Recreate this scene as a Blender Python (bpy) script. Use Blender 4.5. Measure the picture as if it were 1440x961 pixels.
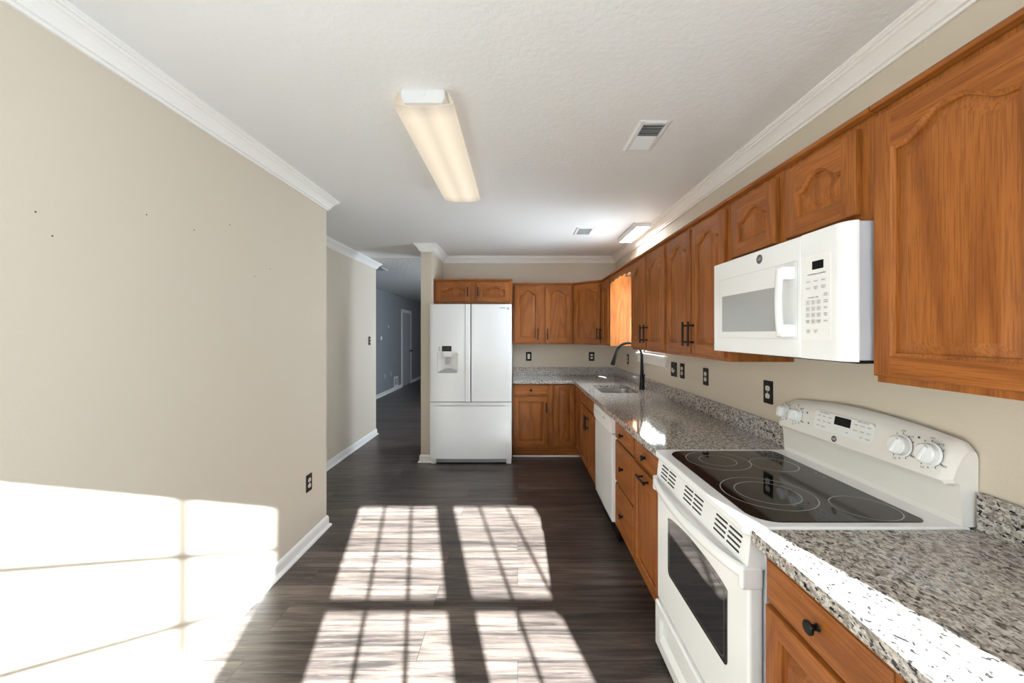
import bpy, bmesh, math, random
from mathutils import Vector, Matrix
random.seed(7)
PI = math.pi
R = math.radians
for o in list(bpy.data.objects):
    bpy.data.objects.remove(o, do_unlink=True)
S = bpy.context.scene
C = S.collection

# ------------------------------------------------------------------ camera, world, sun, exposure
EYE = 1.458
cd = bpy.data.cameras.new('camera')
cd.sensor_width = 36.0
cd.lens = 562.0 / 1440.0 * 36.0
cd.shift_x = -8.0 / 1440.0
cd.shift_y = -11.0 / 1440.0
cd.clip_start = 0.02
cam = bpy.data.objects.new('camera', cd)
cam.location = (0, 0, EYE)
cam.rotation_euler = (R(90), 0, 0)
C.objects.link(cam)
S.camera = cam

SKY_STRENGTH = 4.6          # towards the street behind the camera
SKY_SIDE = 28.0             # open sky on the side of the sink window
SUN_ENERGY = 86.0
S.view_settings.view_transform = 'Standard'
S.view_settings.look = 'None'
S.view_settings.gamma = 1.0
S.view_settings.use_curve_mapping = False
S.view_settings.exposure = 0.43
S.cycles.use_denoising = True
S.cycles.denoising_prefilter = 'ACCURATE'
S.cycles.max_bounces = 14
S.cycles.diffuse_bounces = 8
S.cycles.glossy_bounces = 6
S.cycles.transparent_max_bounces = 12
S.cycles.caustics_reflective = False
S.cycles.caustics_refractive = False
S.cycles.sample_clamp_indirect = 12.0

w = bpy.data.worlds.new('world')
S.world = w
w.use_nodes = True
bgn = w.node_tree.nodes['Background']
bgn.inputs['Color'].default_value = (0.80, 0.90, 1.0, 1)
_t = w.node_tree
_tc = _t.nodes.new('ShaderNodeTexCoord'); _sp = _t.nodes.new('ShaderNodeSeparateXYZ'); _mr = _t.nodes.new('ShaderNodeMapRange')
_t.links.new(_tc.outputs['Generated'], _sp.inputs[0]); _t.links.new(_sp.outputs[0], _mr.inputs['Value'])
_mr.inputs['From Min'].default_value = .35; _mr.inputs['From Max'].default_value = .75
_mr.inputs['To Min'].default_value = SKY_STRENGTH; _mr.inputs['To Max'].default_value = SKY_SIDE
_t.links.new(_mr.outputs[0], bgn.inputs['Strength'])

sd = bpy.data.lights.new('sun', 'SUN')
sd.energy = SUN_ENERGY
sd.angle = R(0.55)
sd.color = (0.93, 0.97, 1.0)
sun = bpy.data.objects.new('sun', sd)
sun.rotation_euler = Vector((-0.25, 1.0, -0.495)).to_track_quat('-Z', 'Y').to_euler()
sun.location = (1, -4, 4)
C.objects.link(sun)

def portal(loc, rot, sx, sy):
    l = bpy.data.lights.new('window_portal', 'AREA')
    l.shape = 'RECTANGLE'; l.size = sx; l.size_y = sy
    l.cycles.is_portal = True
    o = bpy.data.objects.new('window_portal', l)
    o.location = loc; o.rotation_euler = rot
    C.objects.link(o)

# ------------------------------------------------------------------ node helpers / materials
def mat(name, color=(.8, .8, .8), rough=.5, metal=0.0, spec=.5, emit=None, estr=0.0):
    m = bpy.data.materials.new(name); m.use_nodes = True
    b = m.node_tree.nodes['Principled BSDF']
    b.inputs['Base Color'].default_value = (*color, 1)
    b.inputs['Roughness'].default_value = rough
    b.inputs['Metallic'].default_value = metal
    b.inputs['Specular IOR Level'].default_value = spec
    if emit:
        b.inputs['Emission Color'].default_value = (*emit, 1)
        b.inputs['Emission Strength'].default_value = estr
    return m

class NT:
    def __init__(s, m):
        s.t = m.node_tree; s.b = s.t.nodes['Principled BSDF']
    def n(s, typ, **kw):
        x = s.t.nodes.new(typ)
        for k, v in kw.items(): setattr(x, k, v)
        return x
    def l(s, a, b): s.t.links.new(a, b)
    def val(s, sock, v):
        if hasattr(v, 'is_linked') or isinstance(v, bpy.types.NodeSocket): s.l(v, sock)
        else: sock.default_value = v
    def math(s, op, a, b=None, clamp=False):
        x = s.n('ShaderNodeMath', operation=op, use_clamp=clamp)
        s.val(x.inputs[0], a)
        if b is not None: s.val(x.inputs[1], b)
        return x.outputs[0]
    def vmath(s, op, a, b):
        x = s.n('ShaderNodeVectorMath', operation=op)
        s.val(x.inputs[0], a); s.val(x.inputs[1], b)
        return x.outputs[0]
    def noise(s, vec, scale, detail=2, rough=.5, dist=0.0):
        x = s.n('ShaderNodeTexNoise')
        s.l(vec, x.inputs['Vector']); x.inputs['Scale'].default_value = scale
        x.inputs['Detail'].default_value = detail; x.inputs['Roughness'].default_value = rough
        x.inputs['Distortion'].default_value = dist
        return x.outputs['Fac']
    def ramp(s, fac, stops, interp='LINEAR'):
        x = s.n('ShaderNodeValToRGB'); cr = x.color_ramp; cr.interpolation = interp
        while len(cr.elements) < len(stops): cr.elements.new(.5)
        for e, (p, c) in zip(cr.elements, stops):
            e.position = p; e.color = (c, c, c, 1) if isinstance(c, (int, float)) else (*c, 1)
        s.l(fac, x.inputs['Fac'])
        return x.outputs['Color']
    def mix(s, fac, a, b, typ='MIX'):
        x = s.n('ShaderNodeMix', data_type='RGBA', blend_type=typ)
        s.val(x.inputs['Factor'], fac)
        for i, v in ((6, a), (7, b)):
            if isinstance(v, tuple): x.inputs[i].default_value = (*v, 1) if len(v) == 3 else v
            else: s.l(v, x.inputs[i])
        return x.outputs[2]
    def bump(s, h, strength, dist):
        x = s.n('ShaderNodeBump'); x.inputs['Strength'].default_value = strength
        x.inputs['Distance'].default_value = dist
        s.l(h, x.inputs['Height']); s.l(x.outputs[0], s.b.inputs['Normal'])

def object_vec(T, k=3.7):
    tc = T.n('ShaderNodeTexCoord'); oi = T.n('ShaderNodeObjectInfo')
    off = T.vmath('MULTIPLY', oi.outputs['Location'], (k, k * 1.3, k * .7))
    return T.vmath('ADD', tc.outputs['Object'], off)

def oak(name, scale_vec):
    m = mat(name, (.4, .16, .05), .36, spec=.25)
    T = NT(m)
    v = object_vec(T)
    vs = T.vmath('MULTIPLY', v, scale_vec)
    n1 = T.noise(vs, 4.2, 2, .45, .25)
    ring = T.math('SINE', T.math('MULTIPLY', n1, 62.0))
    ring = T.math('MULTIPLY_ADD', ring, .5)
    ring.node.inputs[2].default_value = .5
    ring = T.math('POWER', ring, 2.2)
    vf = T.vmath('MULTIPLY', v, tuple(1.0 if c > .5 else .035 for c in scale_vec))
    pore = T.noise(vf, 240.0, 3, .6)
    pore = T.ramp(pore, [(.46, 0.0), (.60, 1.0)])
    tone = T.noise(vs, 1.7, 2)
    base = T.mix(tone, (.27, .086, .0155), (.40, .138, .031))
    c = T.mix(T.math('MULTIPLY', ring, .52), base, (.17, .044, .008))
    c = T.mix(T.math('MULTIPLY', pore, .46), c, (.13, .036, .007))
    T.l(c, T.b.inputs['Base Color'])
    T.bump(pore, .12, .0006)
    return m

oak_v = oak('oak_upright_grain', (1.0, 1.0, .13))
oak_h = oak('oak_level_grain', (.13, 1.0, 1.0))

def granite_mat():
    m = mat('granite', (.5, .48, .45), .07, spec=.5)
    T = NT(m)
    tc = T.n('ShaderNodeTexCoord'); v = tc.outputs['Object']
    vs = T.vmath('MULTIPLY', v, (1.0, .62, 1.0))
    big = T.noise(v, 14.0, 3, .6)
    mid = T.noise(vs, 70.0, 3, .62, .4)
    fine = T.noise(vs, 165.0, 2, .6, .3)
    c = T.mix(T.ramp(mid, [(.40, 0.0), (.58, 1.0)]), (.22, .197, .180), (.63, .605, .575))
    c = T.mix(T.ramp(big, [(.35, 0.0), (.7, .55)]), c, (.50, .44, .38))
    c = T.mix(T.ramp(fine, [(.50, 0.0), (.62, .65)]), c, (.11, .095, .088))
    sp = T.noise(vs, 105.0, 2, .55, .6)
    c = T.mix(T.ramp(sp, [(.565, 0.0), (.62, 1.0)]), c, (.022, .02, .02))
    T.l(c, T.b.inputs['Base Color'])
    return m
granite = granite_mat()

def floor_mat():
    m = mat('plank_floor', (.06, .05, .045), .3, spec=.38)
    T = NT(m)
    tc = T.n('ShaderNodeTexCoord'); v = tc.outputs['Object']
    br = T.n('ShaderNodeTexBrick', offset=.37, offset_frequency=2)
    br.inputs['Color1'].default_value = (0, 0, 0, 1); br.inputs['Color2'].default_value = (1, 1, 1, 1)
    br.inputs['Mortar'].default_value = (.5, .5, .5, 1)
    br.inputs['Scale'].default_value = 1.0; br.inputs['Mortar Size'].default_value = .0011
    br.inputs['Brick Width'].default_value = 1.22; br.inputs['Row Height'].default_value = .178
    T.l(v, br.inputs['Vector'])
    pid = br.outputs['Color']
    off = T.vmath('MULTIPLY', pid, (7.0, 13.0, 3.0))
    vv = T.vmath('ADD', v, off)
    g1 = T.noise(T.vmath('MULTIPLY', vv, (1.0, 16.0, 1.0)), 1.6, 5, .62, .5)
    g2 = T.noise(T.vmath('MULTIPLY', vv, (1.0, 9.0, 1.0)), 14.0, 4, .65)
    g3 = T.noise(T.vmath('MULTIPLY', vv, (1.0, 55.0, 1.0)), 5.0, 3, .6)
    c = T.mix(T.ramp(g1, [(.34, 0.0), (.66, 1.0)]), (.029, .024, .023), (.155, .121, .103))
    c = T.mix(T.ramp(g3, [(.45, 0.0), (.65, .65)]), c, (.022, .019, .018))
    c = T.mix(T.ramp(g2, [(.55, 0.0), (.72, .4)]), c, (.18, .148, .130))
    tone = T.math('MULTIPLY_ADD', pid, .55); tone.node.inputs[2].default_value = .72
    c = T.mix(1.0, c, tone, 'MULTIPLY')
    c = T.mix(br.outputs['Fac'], c, (.01, .008, .007))
    T.l(c, T.b.inputs['Base Color'])
    rg = T.math('MULTIPLY_ADD', g2, .2); rg.node.inputs[2].default_value = .22
    T.l(rg, T.b.inputs['Roughness'])
    T.bump(g3, .10, .001)
    return m
floor_m = floor_mat()

def paint(name, col, bump_scale, bump_d, rough=.6):
    m = mat(name, col, rough, spec=.3)
    T = NT(m); tc = T.n('ShaderNodeTexCoord')
    T.bump(T.noise(tc.outputs['Object'], bump_scale, 4, .6), .35, bump_d)
    return m
wall_m = paint('greige_wall_paint', (.61, .545, .455), 160, .0015)
grey_m = paint('blue_grey_wall_paint', (.29, .305, .325), 160, .0015)
ceil_m = paint('ceiling_texture_paint', (.81, .82, .83), 38, .006)
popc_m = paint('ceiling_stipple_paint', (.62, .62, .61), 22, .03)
trim_m = mat('white_trim_paint', (.84, .83, .81), .35)
appl = mat('white_appliance_enamel', (.82, .83, .84), .16)
appl_s = mat('white_plastic', (.80, .80, .79), .32)
appl_w = mat('warm_white_enamel', (.82, .79, .75), .2)
case_grey = mat('grey_enamel_casing', (.50, .52, .57), .3)
grey_pl = mat('grey_plastic', (.36, .37, .38), .35)
lgrey = mat('light_grey_print', (.5, .5, .5), .5)
dark_print = mat('dark_print', (.05, .05, .055), .5)
black_m = mat('matte_black_metal', (.005, .005, .0055), .42, spec=.25)
black_pl = mat('black_plastic', (.004, .004, .004), .4, spec=.25)
bronze_pl = mat('dark_bronze_plate', (.014, .010, .008), .4)
ivory = mat('ivory_plastic', (.72, .69, .60), .35)
screen = mat('black_display', (.003, .003, .004), .2, spec=.2)
glass_top = mat('black_ceramic_glass', (.005, .005, .006), .045, spec=.32)
ring_m = mat('cooktop_ring_print', (.30, .29, .28), .3)
oven_glass = mat('oven_window_glass', (.022, .023, .025), .015)
oven_glass.node_tree.nodes['Principled BSDF'].inputs['IOR'].default_value = 2.3
mw_glass = mat('microwave_window_screen', (.38, .39, .40), .08)
steel = mat('stainless_steel', (.55, .53, .50), .28, metal=1.0)
metal_w = mat('painted_metal_white', (.74, .75, .76), .4)
slot_m = mat('dark_slot', (.012, .012, .012), .6)
duct_m = mat('duct_dark', (.03, .03, .03), .7)

def clear_glass():
    m = bpy.data.materials.new('window_glass'); m.use_nodes = True
    t = m.node_tree; t.nodes.clear()
    o = t.nodes.new('ShaderNodeOutputMaterial'); mx = t.nodes.new('ShaderNodeMixShader')
    tr = t.nodes.new('ShaderNodeBsdfTransparent'); gl = t.nodes.new('ShaderNodeBsdfGlossy')
    tr.inputs[0].default_value = (.96, .98, .97, 1); gl.inputs['Roughness'].default_value = .02
    mx.inputs[0].default_value = .06
    t.links.new(tr.outputs[0], mx.inputs[1]); t.links.new(gl.outputs[0], mx.inputs[2])
    t.links.new(mx.outputs[0], o.inputs[0])
    return m
glass_m = clear_glass()

def lens_mat(name, col, strength, bands):
    m = mat(name, (.25, .24, .22), .4)
    T = NT(m)
    T.b.inputs['Emission Color'].default_value = (*col, 1)
    if bands:
        tc = T.n('ShaderNodeTexCoord'); sp = T.n('ShaderNodeSeparateXYZ')
        T.l(tc.outputs['Object'], sp.inputs[0])
        ax = T.math('ABSOLUTE', sp.outputs[0])
        d = T.math('ABSOLUTE', T.math('SUBTRACT', ax, .052))
        f = T.ramp(T.math('MULTIPLY', d, 12.0), [(0.0, 1.0), (.75, .72)])
        ay = T.math('ABSOLUTE', sp.outputs[1])
        e = T.ramp(ay, [(.50, 1.0), (.61, .66)])
        T.l(T.math('MULTIPLY', T.math('MULTIPLY', f, e), strength), T.b.inputs['Emission Strength'])
    else:
        T.b.inputs['Emission Strength'].default_value = strength
    return m

# ------------------------------------------------------------------ mesh helpers
def obj(name, bm, mats, parent=None, loc=(0, 0, 0), rotz=0.0, smooth=True, kind=None):
    me = bpy.data.meshes.new(name)
    bmesh.ops.recalc_face_normals(bm, faces=bm.faces[:])
    bm.to_mesh(me); bm.free()
    if not isinstance(mats, (list, tuple)): mats = [mats]
    for m in mats: me.materials.append(m)
    if smooth:
        me.shade_smooth(); me.set_sharp_from_angle(angle=R(32))
    o = bpy.data.objects.new(name, me)
    C.objects.link(o)
    if smooth:
        wn = o.modifiers.new('weighted_normal', 'WEIGHTED_NORMAL'); wn.keep_sharp = True; wn.weight = 50
    o.location = loc; o.rotation_euler = (0, 0, rotz)
    if parent: o.parent = parent
    if kind: o['kind'] = kind
    return o

def tag(o, label, cat, group=None):
    o['label'] = label; o['category'] = cat
    if group: o['group'] = group
    return o

def thing(name, label, cat, loc=(0, 0, 0), rotz=0.0, group=None):
    o = bpy.data.objects.new(name, None); C.objects.link(o)
    o.empty_display_size = .1
    o.location = loc; o.rotation_euler = (0, 0, rotz)
    return tag(o, label, cat, group)

def merge(dst, src, M=None, mi=None):
    me = bpy.data.meshes.new('tmp')
    if mi is not None:
        for f in src.faces: f.material_index = mi
    if M is not None: bmesh.ops.transform(src, matrix=M, verts=src.verts[:])
    src.to_mesh(me); src.free()
    dst.from_mesh(me); bpy.data.meshes.remove(me)

def box(bm, lo, hi, bev=0.0, seg=2, mi=0):
    t = bmesh.new()
    bmesh.ops.create_cube(t, size=1.0)
    d = [hi[i] - lo[i] for i in range(3)]
    for v in t.verts:
        v.co = Vector([lo[i] + (v.co[i] + .5) * d[i] for i in range(3)])
    if bev > 0:
        bmesh.ops.bevel(t, geom=t.edges[:], offset=min(bev, min(abs(x) for x in d) * .49), segments=seg, profile=.5, affect='EDGES')
    merge(bm, t, mi=mi)
    return bm

def B(lo, hi, bev=0.0, seg=2):
    return box(bmesh.new(), lo, hi, bev, seg)

def prism(bm, pts, axis, a, b, bev=0.0, mi=0, seg=2):
    """polygon pts (2D) extruded along axis from a to b; 2D = the two other axes in order"""
    t = bmesh.new()
    def mk(p, h):
        if axis == 'x': return (h, p[0], p[1])
        if axis == 'y': return (p[0], h, p[1])
        return (p[0], p[1], h)
    v0 = [t.verts.new(mk(p, a)) for p in pts]; v1 = [t.verts.new(mk(p, b)) for p in pts]
    n = len(pts)
    t.faces.new(v0); t.faces.new(v1[::-1])
    for i in range(n): t.faces.new((v0[i], v1[i], v1[(i + 1) % n], v0[(i + 1) % n]))
    bmesh.ops.recalc_face_normals(t, faces=t.faces[:])
    if bev > 0:
        e = [x for x in t.edges if x.calc_face_angle(0) > .5]
        bmesh.ops.bevel(t, geom=e, offset=bev, segments=seg, profile=.5, affect='EDGES')
    merge(bm, t, mi=mi)
    return bm

def frame_of(d):
    d = Vector(d).normalized()
    u = d.orthogonal().normalized(); v = d.cross(u)
    return u, v, d

def cyl(bm, p0, p1, r0, r1=None, n=20, mi=0, cap=True):
    r1 = r0 if r1 is None else r1
    p0 = Vector(p0); p1 = Vector(p1)
    u, v, d = frame_of(p1 - p0)
    a = [bm.verts.new(p0 + (u * math.cos(t) + v * math.sin(t)) * r0) for t in [2 * PI * i / n for i in range(n)]]
    b = [bm.verts.new(p1 + (u * math.cos(t) + v * math.sin(t)) * r1) for t in [2 * PI * i / n for i in range(n)]]
    fs = []
    for i in range(n): fs.append(bm.faces.new((a[i], a[(i + 1) % n], b[(i + 1) % n], b[i])))
    if cap: fs += [bm.faces.new(a[::-1]), bm.faces.new(b)]
    for f in fs: f.material_index = mi
    return bm

def lathe(bm, prof, origin, axis, n=28, mi=0):
    """prof: (r, h) pairs along axis"""
    o = Vector(origin); u, v, d = frame_of(axis)
    rings = []
    for r, h in prof:
        if r < 1e-6: rings.append([bm.verts.new(o + d * h)])
        else: rings.append([bm.verts.new(o + d * h + (u * math.cos(2 * PI * i / n) + v * math.sin(2 * PI * i / n)) * r) for i in range(n)])
    for a, b in zip(rings, rings[1:]):
        for i in range(n):
            j = (i + 1) % n
            if len(a) == 1 and len(b) == 1: continue
            if len(a) == 1: f = bm.faces.new((a[0], b[j], b[i]))
            elif len(b) == 1: f = bm.faces.new((a[i], a[j], b[0]))
            else: f = bm.faces.new((a[i], a[j], b[j], b[i]))
            f.material_index = mi
    return bm

def tube(bm, pts, radii, n=16, mi=0, flat=None):
    pts = [Vector(p) for p in pts]
    if not isinstance(radii, (list, tuple)): radii = [radii] * len(pts)
    rings = []
    ref = None
    for i, p in enumerate(pts):
        d = (pts[min(i + 1, len(pts) - 1)] - pts[max(i - 1, 0)]).normalized()
        if ref is None: ref = d.orthogonal().normalized() if flat is None else Vector(flat)
        u = (ref - d * ref.dot(d)).normalized(); v = d.cross(u); ref = u
        r = radii[i]; ru, rv = r if isinstance(r, tuple) else (r, r)
        rings.append([bm.verts.new(p + u * math.cos(2 * PI * k / n) * ru + v * math.sin(2 * PI * k / n) * rv) for k in range(n)])
    for a, b in zip(rings, rings[1:]):
        for k in range(n):
            bm.faces.new((a[k], a[(k + 1) % n], b[(k + 1) % n], b[k])).material_index = mi
    bm.faces.new(rings[0][::-1]).material_index = mi; bm.faces.new(rings[-1]).material_index = mi
    return bm

def rrect(x0, x1, y0, y1, r, n=6):
    if not isinstance(r, (list, tuple)): r = [r] * 4       # corner order: x0y0, x1y0, x1y1, x0y1
    out = []
    for (cx, cy, a0, rr) in ((x0 + r[0], y0 + r[0], PI, r[0]), (x1 - r[1], y0 + r[1], 1.5 * PI, r[1]),
                             (x1 - r[2], y1 - r[2], 0, r[2]), (x0 + r[3], y1 - r[3], .5 * PI, r[3])):
        for k in range(n + 1):
            a = a0 + .5 * PI * k / n
            out.append((cx + rr * math.cos(a), cy + rr * math.sin(a)))
    return out

def sweep(path, profile, name, m, kind='structure'):
    """profile (out, z) swept along a plan path; 'out' is to the left of travel, corners mitred"""
    bm = bmesh.new()
    P = [Vector((p[0], p[1])) for p in path]
    rings = []
    for i, p in enumerate(P):
        def nrm(a, b):
            d = (b - a).normalized(); return Vector((-d.y, d.x))
        if i == 0: off = nrm(P[0], P[1])
        elif i == len(P) - 1: off = nrm(P[-2], P[-1])
        else:
            n0 = nrm(P[i - 1], p); n1 = nrm(p, P[i + 1])
            off = (n0 + n1) / (1.0 + n0.dot(n1))
        rings.append([bm.verts.new((p.x + off.x * o_, p.y + off.y * o_, z)) for o_, z in profile])
    k = len(profile)
    for a, b in zip(rings, rings[1:]):
        for j in range(k):
            bm.faces.new((a[j], a[(j + 1) % k], b[(j + 1) % k], b[j]))
    bm.faces.new(rings[0]); bm.faces.new(rings[-1][::-1])
    return obj(name, bm, m, smooth=False, kind=kind)

def cut(o, cutter_bm):
    """boolean difference applied to o's mesh"""
    bmesh.ops.recalc_face_normals(cutter_bm, faces=cutter_bm.faces[:])
    me = bpy.data.meshes.new('cutter'); cutter_bm.to_mesh(me); cutter_bm.free()
    c = bpy.data.objects.new('cutter', me); C.objects.link(c)
    par = o.parent; o.parent = None
    loc, rot = o.location.copy(), o.rotation_euler.copy()
    o.location = (0, 0, 0); o.rotation_euler = (0, 0, 0)
    o.modifiers.clear()
    md = o.modifiers.new('cut', 'BOOLEAN'); md.operation = 'DIFFERENCE'; md.object = c; md.solver = 'EXACT'
    bpy.context.view_layer.update()
    dg = bpy.context.evaluated_depsgraph_get()
    new = bpy.data.meshes.new_from_object(o.evaluated_get(dg))
    o.modifiers.clear()
    wn = o.modifiers.new('weighted_normal', 'WEIGHTED_NORMAL'); wn.keep_sharp = True; wn.weight = 50
    old = o.data; o.data = new; new.name = o.name
    bpy.data.objects.remove(c, do_unlink=True); bpy.data.meshes.remove(me)
    o.location = loc; o.rotation_euler = rot; o.parent = par
    o.data.shade_smooth(); o.data.set_sharp_from_angle(angle=R(32))

def text(bm, s, size, M, mi=0, extrude=.0001, align='CENTER', shear=0.0):
    cu = bpy.data.curves.new('t', 'FONT'); cu.body = s; cu.size = size; cu.extrude = extrude
    cu.align_x = align; cu.align_y = 'CENTER'; cu.shear = shear; cu.resolution_u = 3
    t = bpy.data.objects.new('t', cu); C.objects.link(t)
    bpy.context.view_layer.update()
    me = bpy.data.meshes.new_from_object(t.evaluated_get(bpy.context.evaluated_depsgraph_get()))
    tb = bmesh.new(); tb.from_mesh(me)
    bpy.data.objects.remove(t, do_unlink=True); bpy.data.curves.remove(cu); bpy.data.meshes.remove(me)
    merge(bm, tb, M, mi)

# text facing local -y (reads left to right along +x, up along +z)
def face_M(x, y, z, tilt=0.0):
    return Matrix.Translation((x, y, z)) @ Matrix.Rotation(R(90) - tilt, 4, 'X')

# ------------------------------------------------------------------ the room
XR, XL, YB, YF, ZC = 1.293, -1.445, 5.275, -0.80, 2.474
XH = -2.05       # hall side wall
obj('floor', B((-3.3, -.92, -.08), (1.42, 13.6, 0)), floor_m, smooth=False, kind='structure')
obj('ceiling', B((-3.3, -.92, ZC), (1.42, 5.36, ZC + .1)), ceil_m, smooth=False, kind='structure')
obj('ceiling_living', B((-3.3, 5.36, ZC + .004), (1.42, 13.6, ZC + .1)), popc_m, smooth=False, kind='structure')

# right wall with the sink window opening
WY0, WY1, WZ0, WZ1 = 3.50, 4.24, 1.262, 2.03
bm = bmesh.new()
box(bm, (XR, -.92, 0), (XR + .12, WY0, ZC)); box(bm, (XR, WY1, 0), (XR + .12, YB + .12, ZC))
box(bm, (XR, WY0, 0), (XR + .12, WY1, WZ0)); box(bm, (XR, WY0, WZ1), (XR + .12, WY1, ZC))
obj('wall_right', bm, wall_m, smooth=False, kind='structure')
bm = bmesh.new()
box(bm, (-1.10, YB, 0), (XR, YB + .12, ZC)); box(bm, (-1.10, 4.54, 0), (-.98, YB, ZC))
obj('wall_back', bm, wall_m, smooth=False, kind='structure')
wl = obj('wall_left', B((XH, YF, 0), (XL, 3.02, ZC)), wall_m, smooth=False, kind='structure')
obj('wall_hall', B((XH - .12, 2.9, 0), (XH, 5.78, ZC)), wall_m, smooth=False, kind='structure')
obj('wall_living_left', B((-3.29, 5.66, 0), (-3.17, 13.6, ZC + .004)), grey_m, smooth=False, kind='structure')
obj('wall_living_front', B((-3.17, 5.66, 0), (XH - .12, 5.78, ZC)), grey_m, smooth=False, kind='structure')
obj('wall_living_end', B((-3.17, 13.48, 0), (1.42, 13.6, ZC + .004)), grey_m, smooth=False, kind='structure')
bm = bmesh.new()
for lo, hi in (((XR, YB + .12, 0), (XR + .12, 6.3, ZC + .004)), ((XR, 7.5, 0), (XR + .12, 13.48, ZC + .004)),
               ((XR, 6.3, 0), (XR + .12, 7.5, 1.0)), ((XR, 6.3, 2.0), (XR + .12, 7.5, ZC + .004))):
    box(bm, lo, hi)
obj('wall_living_right', bm, grey_m, smooth=False, kind='structure')  # unseen opening added to let daylight onto the hall and living walls
# wall behind the camera with the three windows
fw = [(-1.38, -.622, .85, 2.045), (-.28, .385, .85, 2.118), (.505, 1.20, .85, 2.118)]
bm = bmesh.new()
xs = [XH, -1.38, -.622, -.28, .385, .505, 1.20, XR]
for a, b in zip(xs, xs[1:]):
    hit = [f for f in fw if abs(f[0] - a) < 1e-6]
    if hit:
        box(bm, (a, YF - .12, 0), (b, YF, hit[0][2])); box(bm, (a, YF - .12, hit[0][3]), (b, YF, ZC))
    else: box(bm, (a, YF - .12, 0), (b, YF, ZC))
obj('wall_front', bm, wall_m, smooth=False, kind='structure')

def front_window(name, x0, x1, z0, z1, vbars, hbars, rail):
    """window in the wall behind the camera: frame root, glass and bars as children"""
    y0, y1 = YF - .09, YF - .05
    bm = bmesh.new()
    f = .012
    box(bm, (x0, y0, z0), (x0 + f, y1, z1)); box(bm, (x1 - f, y0, z0), (x1, y1, z1))
    box(bm, (x0, y0, z0), (x1, y1, z0 + f)); box(bm, (x0, y0, z1 - f), (x1, y1, z1))
    if rail: box(bm, (x0, y0, rail - .022), (x1, y1, rail + .022))
    r = obj(name, bm, trim_m, smooth=False, kind='structure')
    mb = bmesh.new()
    for x in vbars: box(mb, (x - .010, y0 + .012, z0), (x + .010, y0 + .024, z1))
    for z in hbars: box(mb, (x0, y0 + .012, z - .010), (x1, y0 + .024, z + .010))
    obj('window_bars', mb, trim_m, r, smooth=False)
    obj('window_pane', B((x0 + f, y0 + .016, z0 + f), (x1 - f, y0 + .020, z1 - f)), glass_m, r, smooth=False)
    sl = B((x0 - .05, YF - .005, z0 - .03), (x1 + .05, YF + .03, z0), .004)
    obj('window_sill', sl, trim_m, r)
    portal(((x0 + x1) / 2, YF - .13, (z0 + z1) / 2), (R(90), 0, 0), x1 - x0, z1 - z0)
front_window('window_2', *fw[0], [-.796, -.985, -1.185], [1.780, 1.485, 1.19], None)
front_window('window_3', *fw[1], [-.28 + .2217, -.28 + .4433], [], 1.492)
front_window('window_4', *fw[2], [.505 + .2317, .505 + .4633], [], 1.492)
portal((XR + .13, (WY0 + WY1) / 2, (WZ0 + WZ1) / 2), (R(90), 0, R(90)), WY1 - WY0, WZ1 - WZ0)
portal((XR + .13, 6.9, 1.5), (R(90), 0, R(90)), 1.2, 1.0)  # sampling portal over the added living room opening

# sink window in the right wall
bm = bmesh.new()
for lo, hi in (((XR + .05, WY0, WZ0), (XR + .09, WY0 + .035, WZ1)), ((XR + .05, WY1 - .035, WZ0), (XR + .09, WY1, WZ1)),
               ((XR + .05, WY0, WZ0), (XR + .09, WY1, WZ0 + .04)), ((XR + .05, WY0, WZ1 - .04), (XR + .09, WY1, WZ1)),
               ((XR + .055, WY0, 1.635), (XR + .085, WY1, 1.67))):
    box(bm, lo, hi, .003)
win = obj('window_1', bm, trim_m, kind='structure')
bm = bmesh.new()
for k in (1, 2):
    y = WY0 + (WY1 - WY0) * k / 3
    box(bm, (XR + .062, y - .009, WZ0), (XR + .076, y + .009, WZ1))
obj('window_bars', bm, trim_m, win, smooth=False)
obj('window_pane', B((XR + .067, WY0 + .03, WZ0 + .03), (XR + .071, WY1 - .03, WZ1 - .03)), glass_m, win, smooth=False)
bm = bmesh.new()
box(bm, (XR - .03, WY0 - .05, WZ0 - .024), (XR + .06, WY1 + .045, WZ0), .004)
box(bm, (XR - .012, WY0 - .03, WZ0 - .10), (XR, WY1 + .03, WZ0 - .024), .003)
obj('window_sill', bm, trim_m, win)

for px, py in ((50, 298), (73.6, 332), (206, 302), (273, 323.6), (323, 316), (380, 378), (358, 389)):
    yy = 562 * -XL / (728 - px); zz = EYE + (469.5 - py) * yy / 562
    bm = bmesh.new(); lathe(bm, [(0, .0012), (.0022, .001), (.003, 0)], (XL, yy, zz), (1, 0, 0), 10)
    obj('nail_hole', bm, dark_print, wl)
# crown mouldings and baseboards
crown = [(o_, ZC + z_) for o_, z_ in ((0, -.084), (.011, -.084), (.012, -.073), (.021, -.071), (.022, -.064), (.027, -.055), (.036, -.042), (.047, -.030),
         (.055, -.026), (.056, -.018), (.065, -.016), (.066, -.009), (.071, -.008), (.071, 0), (0, 0))]
sweep([(XR, YF), (XR, YB), (-.98, YB), (-.98, 4.54), (-1.10, 4.54), (-1.10, 5.34)], crown, 'trim_1', trim_m)
sweep([(XH - .12, 5.78), (XH, 5.78), (XH, 3.02), (XL, 3.02), (XL, YF)], crown, 'trim_2', trim_m)
base = [(0, 0), (.030, 0), (.029, .008), (.022, .017), (.013, .020), (.013, .066), (.009, .078), (.004, .085), (0, .085)]
sweep([(XH - .12, 5.78), (XH, 5.78), (XH, 3.02), (XL, 3.02), (XL, YF)], base, 'baseboard_left', trim_m)
sweep([(-.98, 4.70), (-.98, 4.54), (-1.10, 4.54), (-1.10, 5.34)], base, 'baseboard_back', trim_m)
DY0, DY1 = 10.86, 11.84          # hall door with its casing
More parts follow.
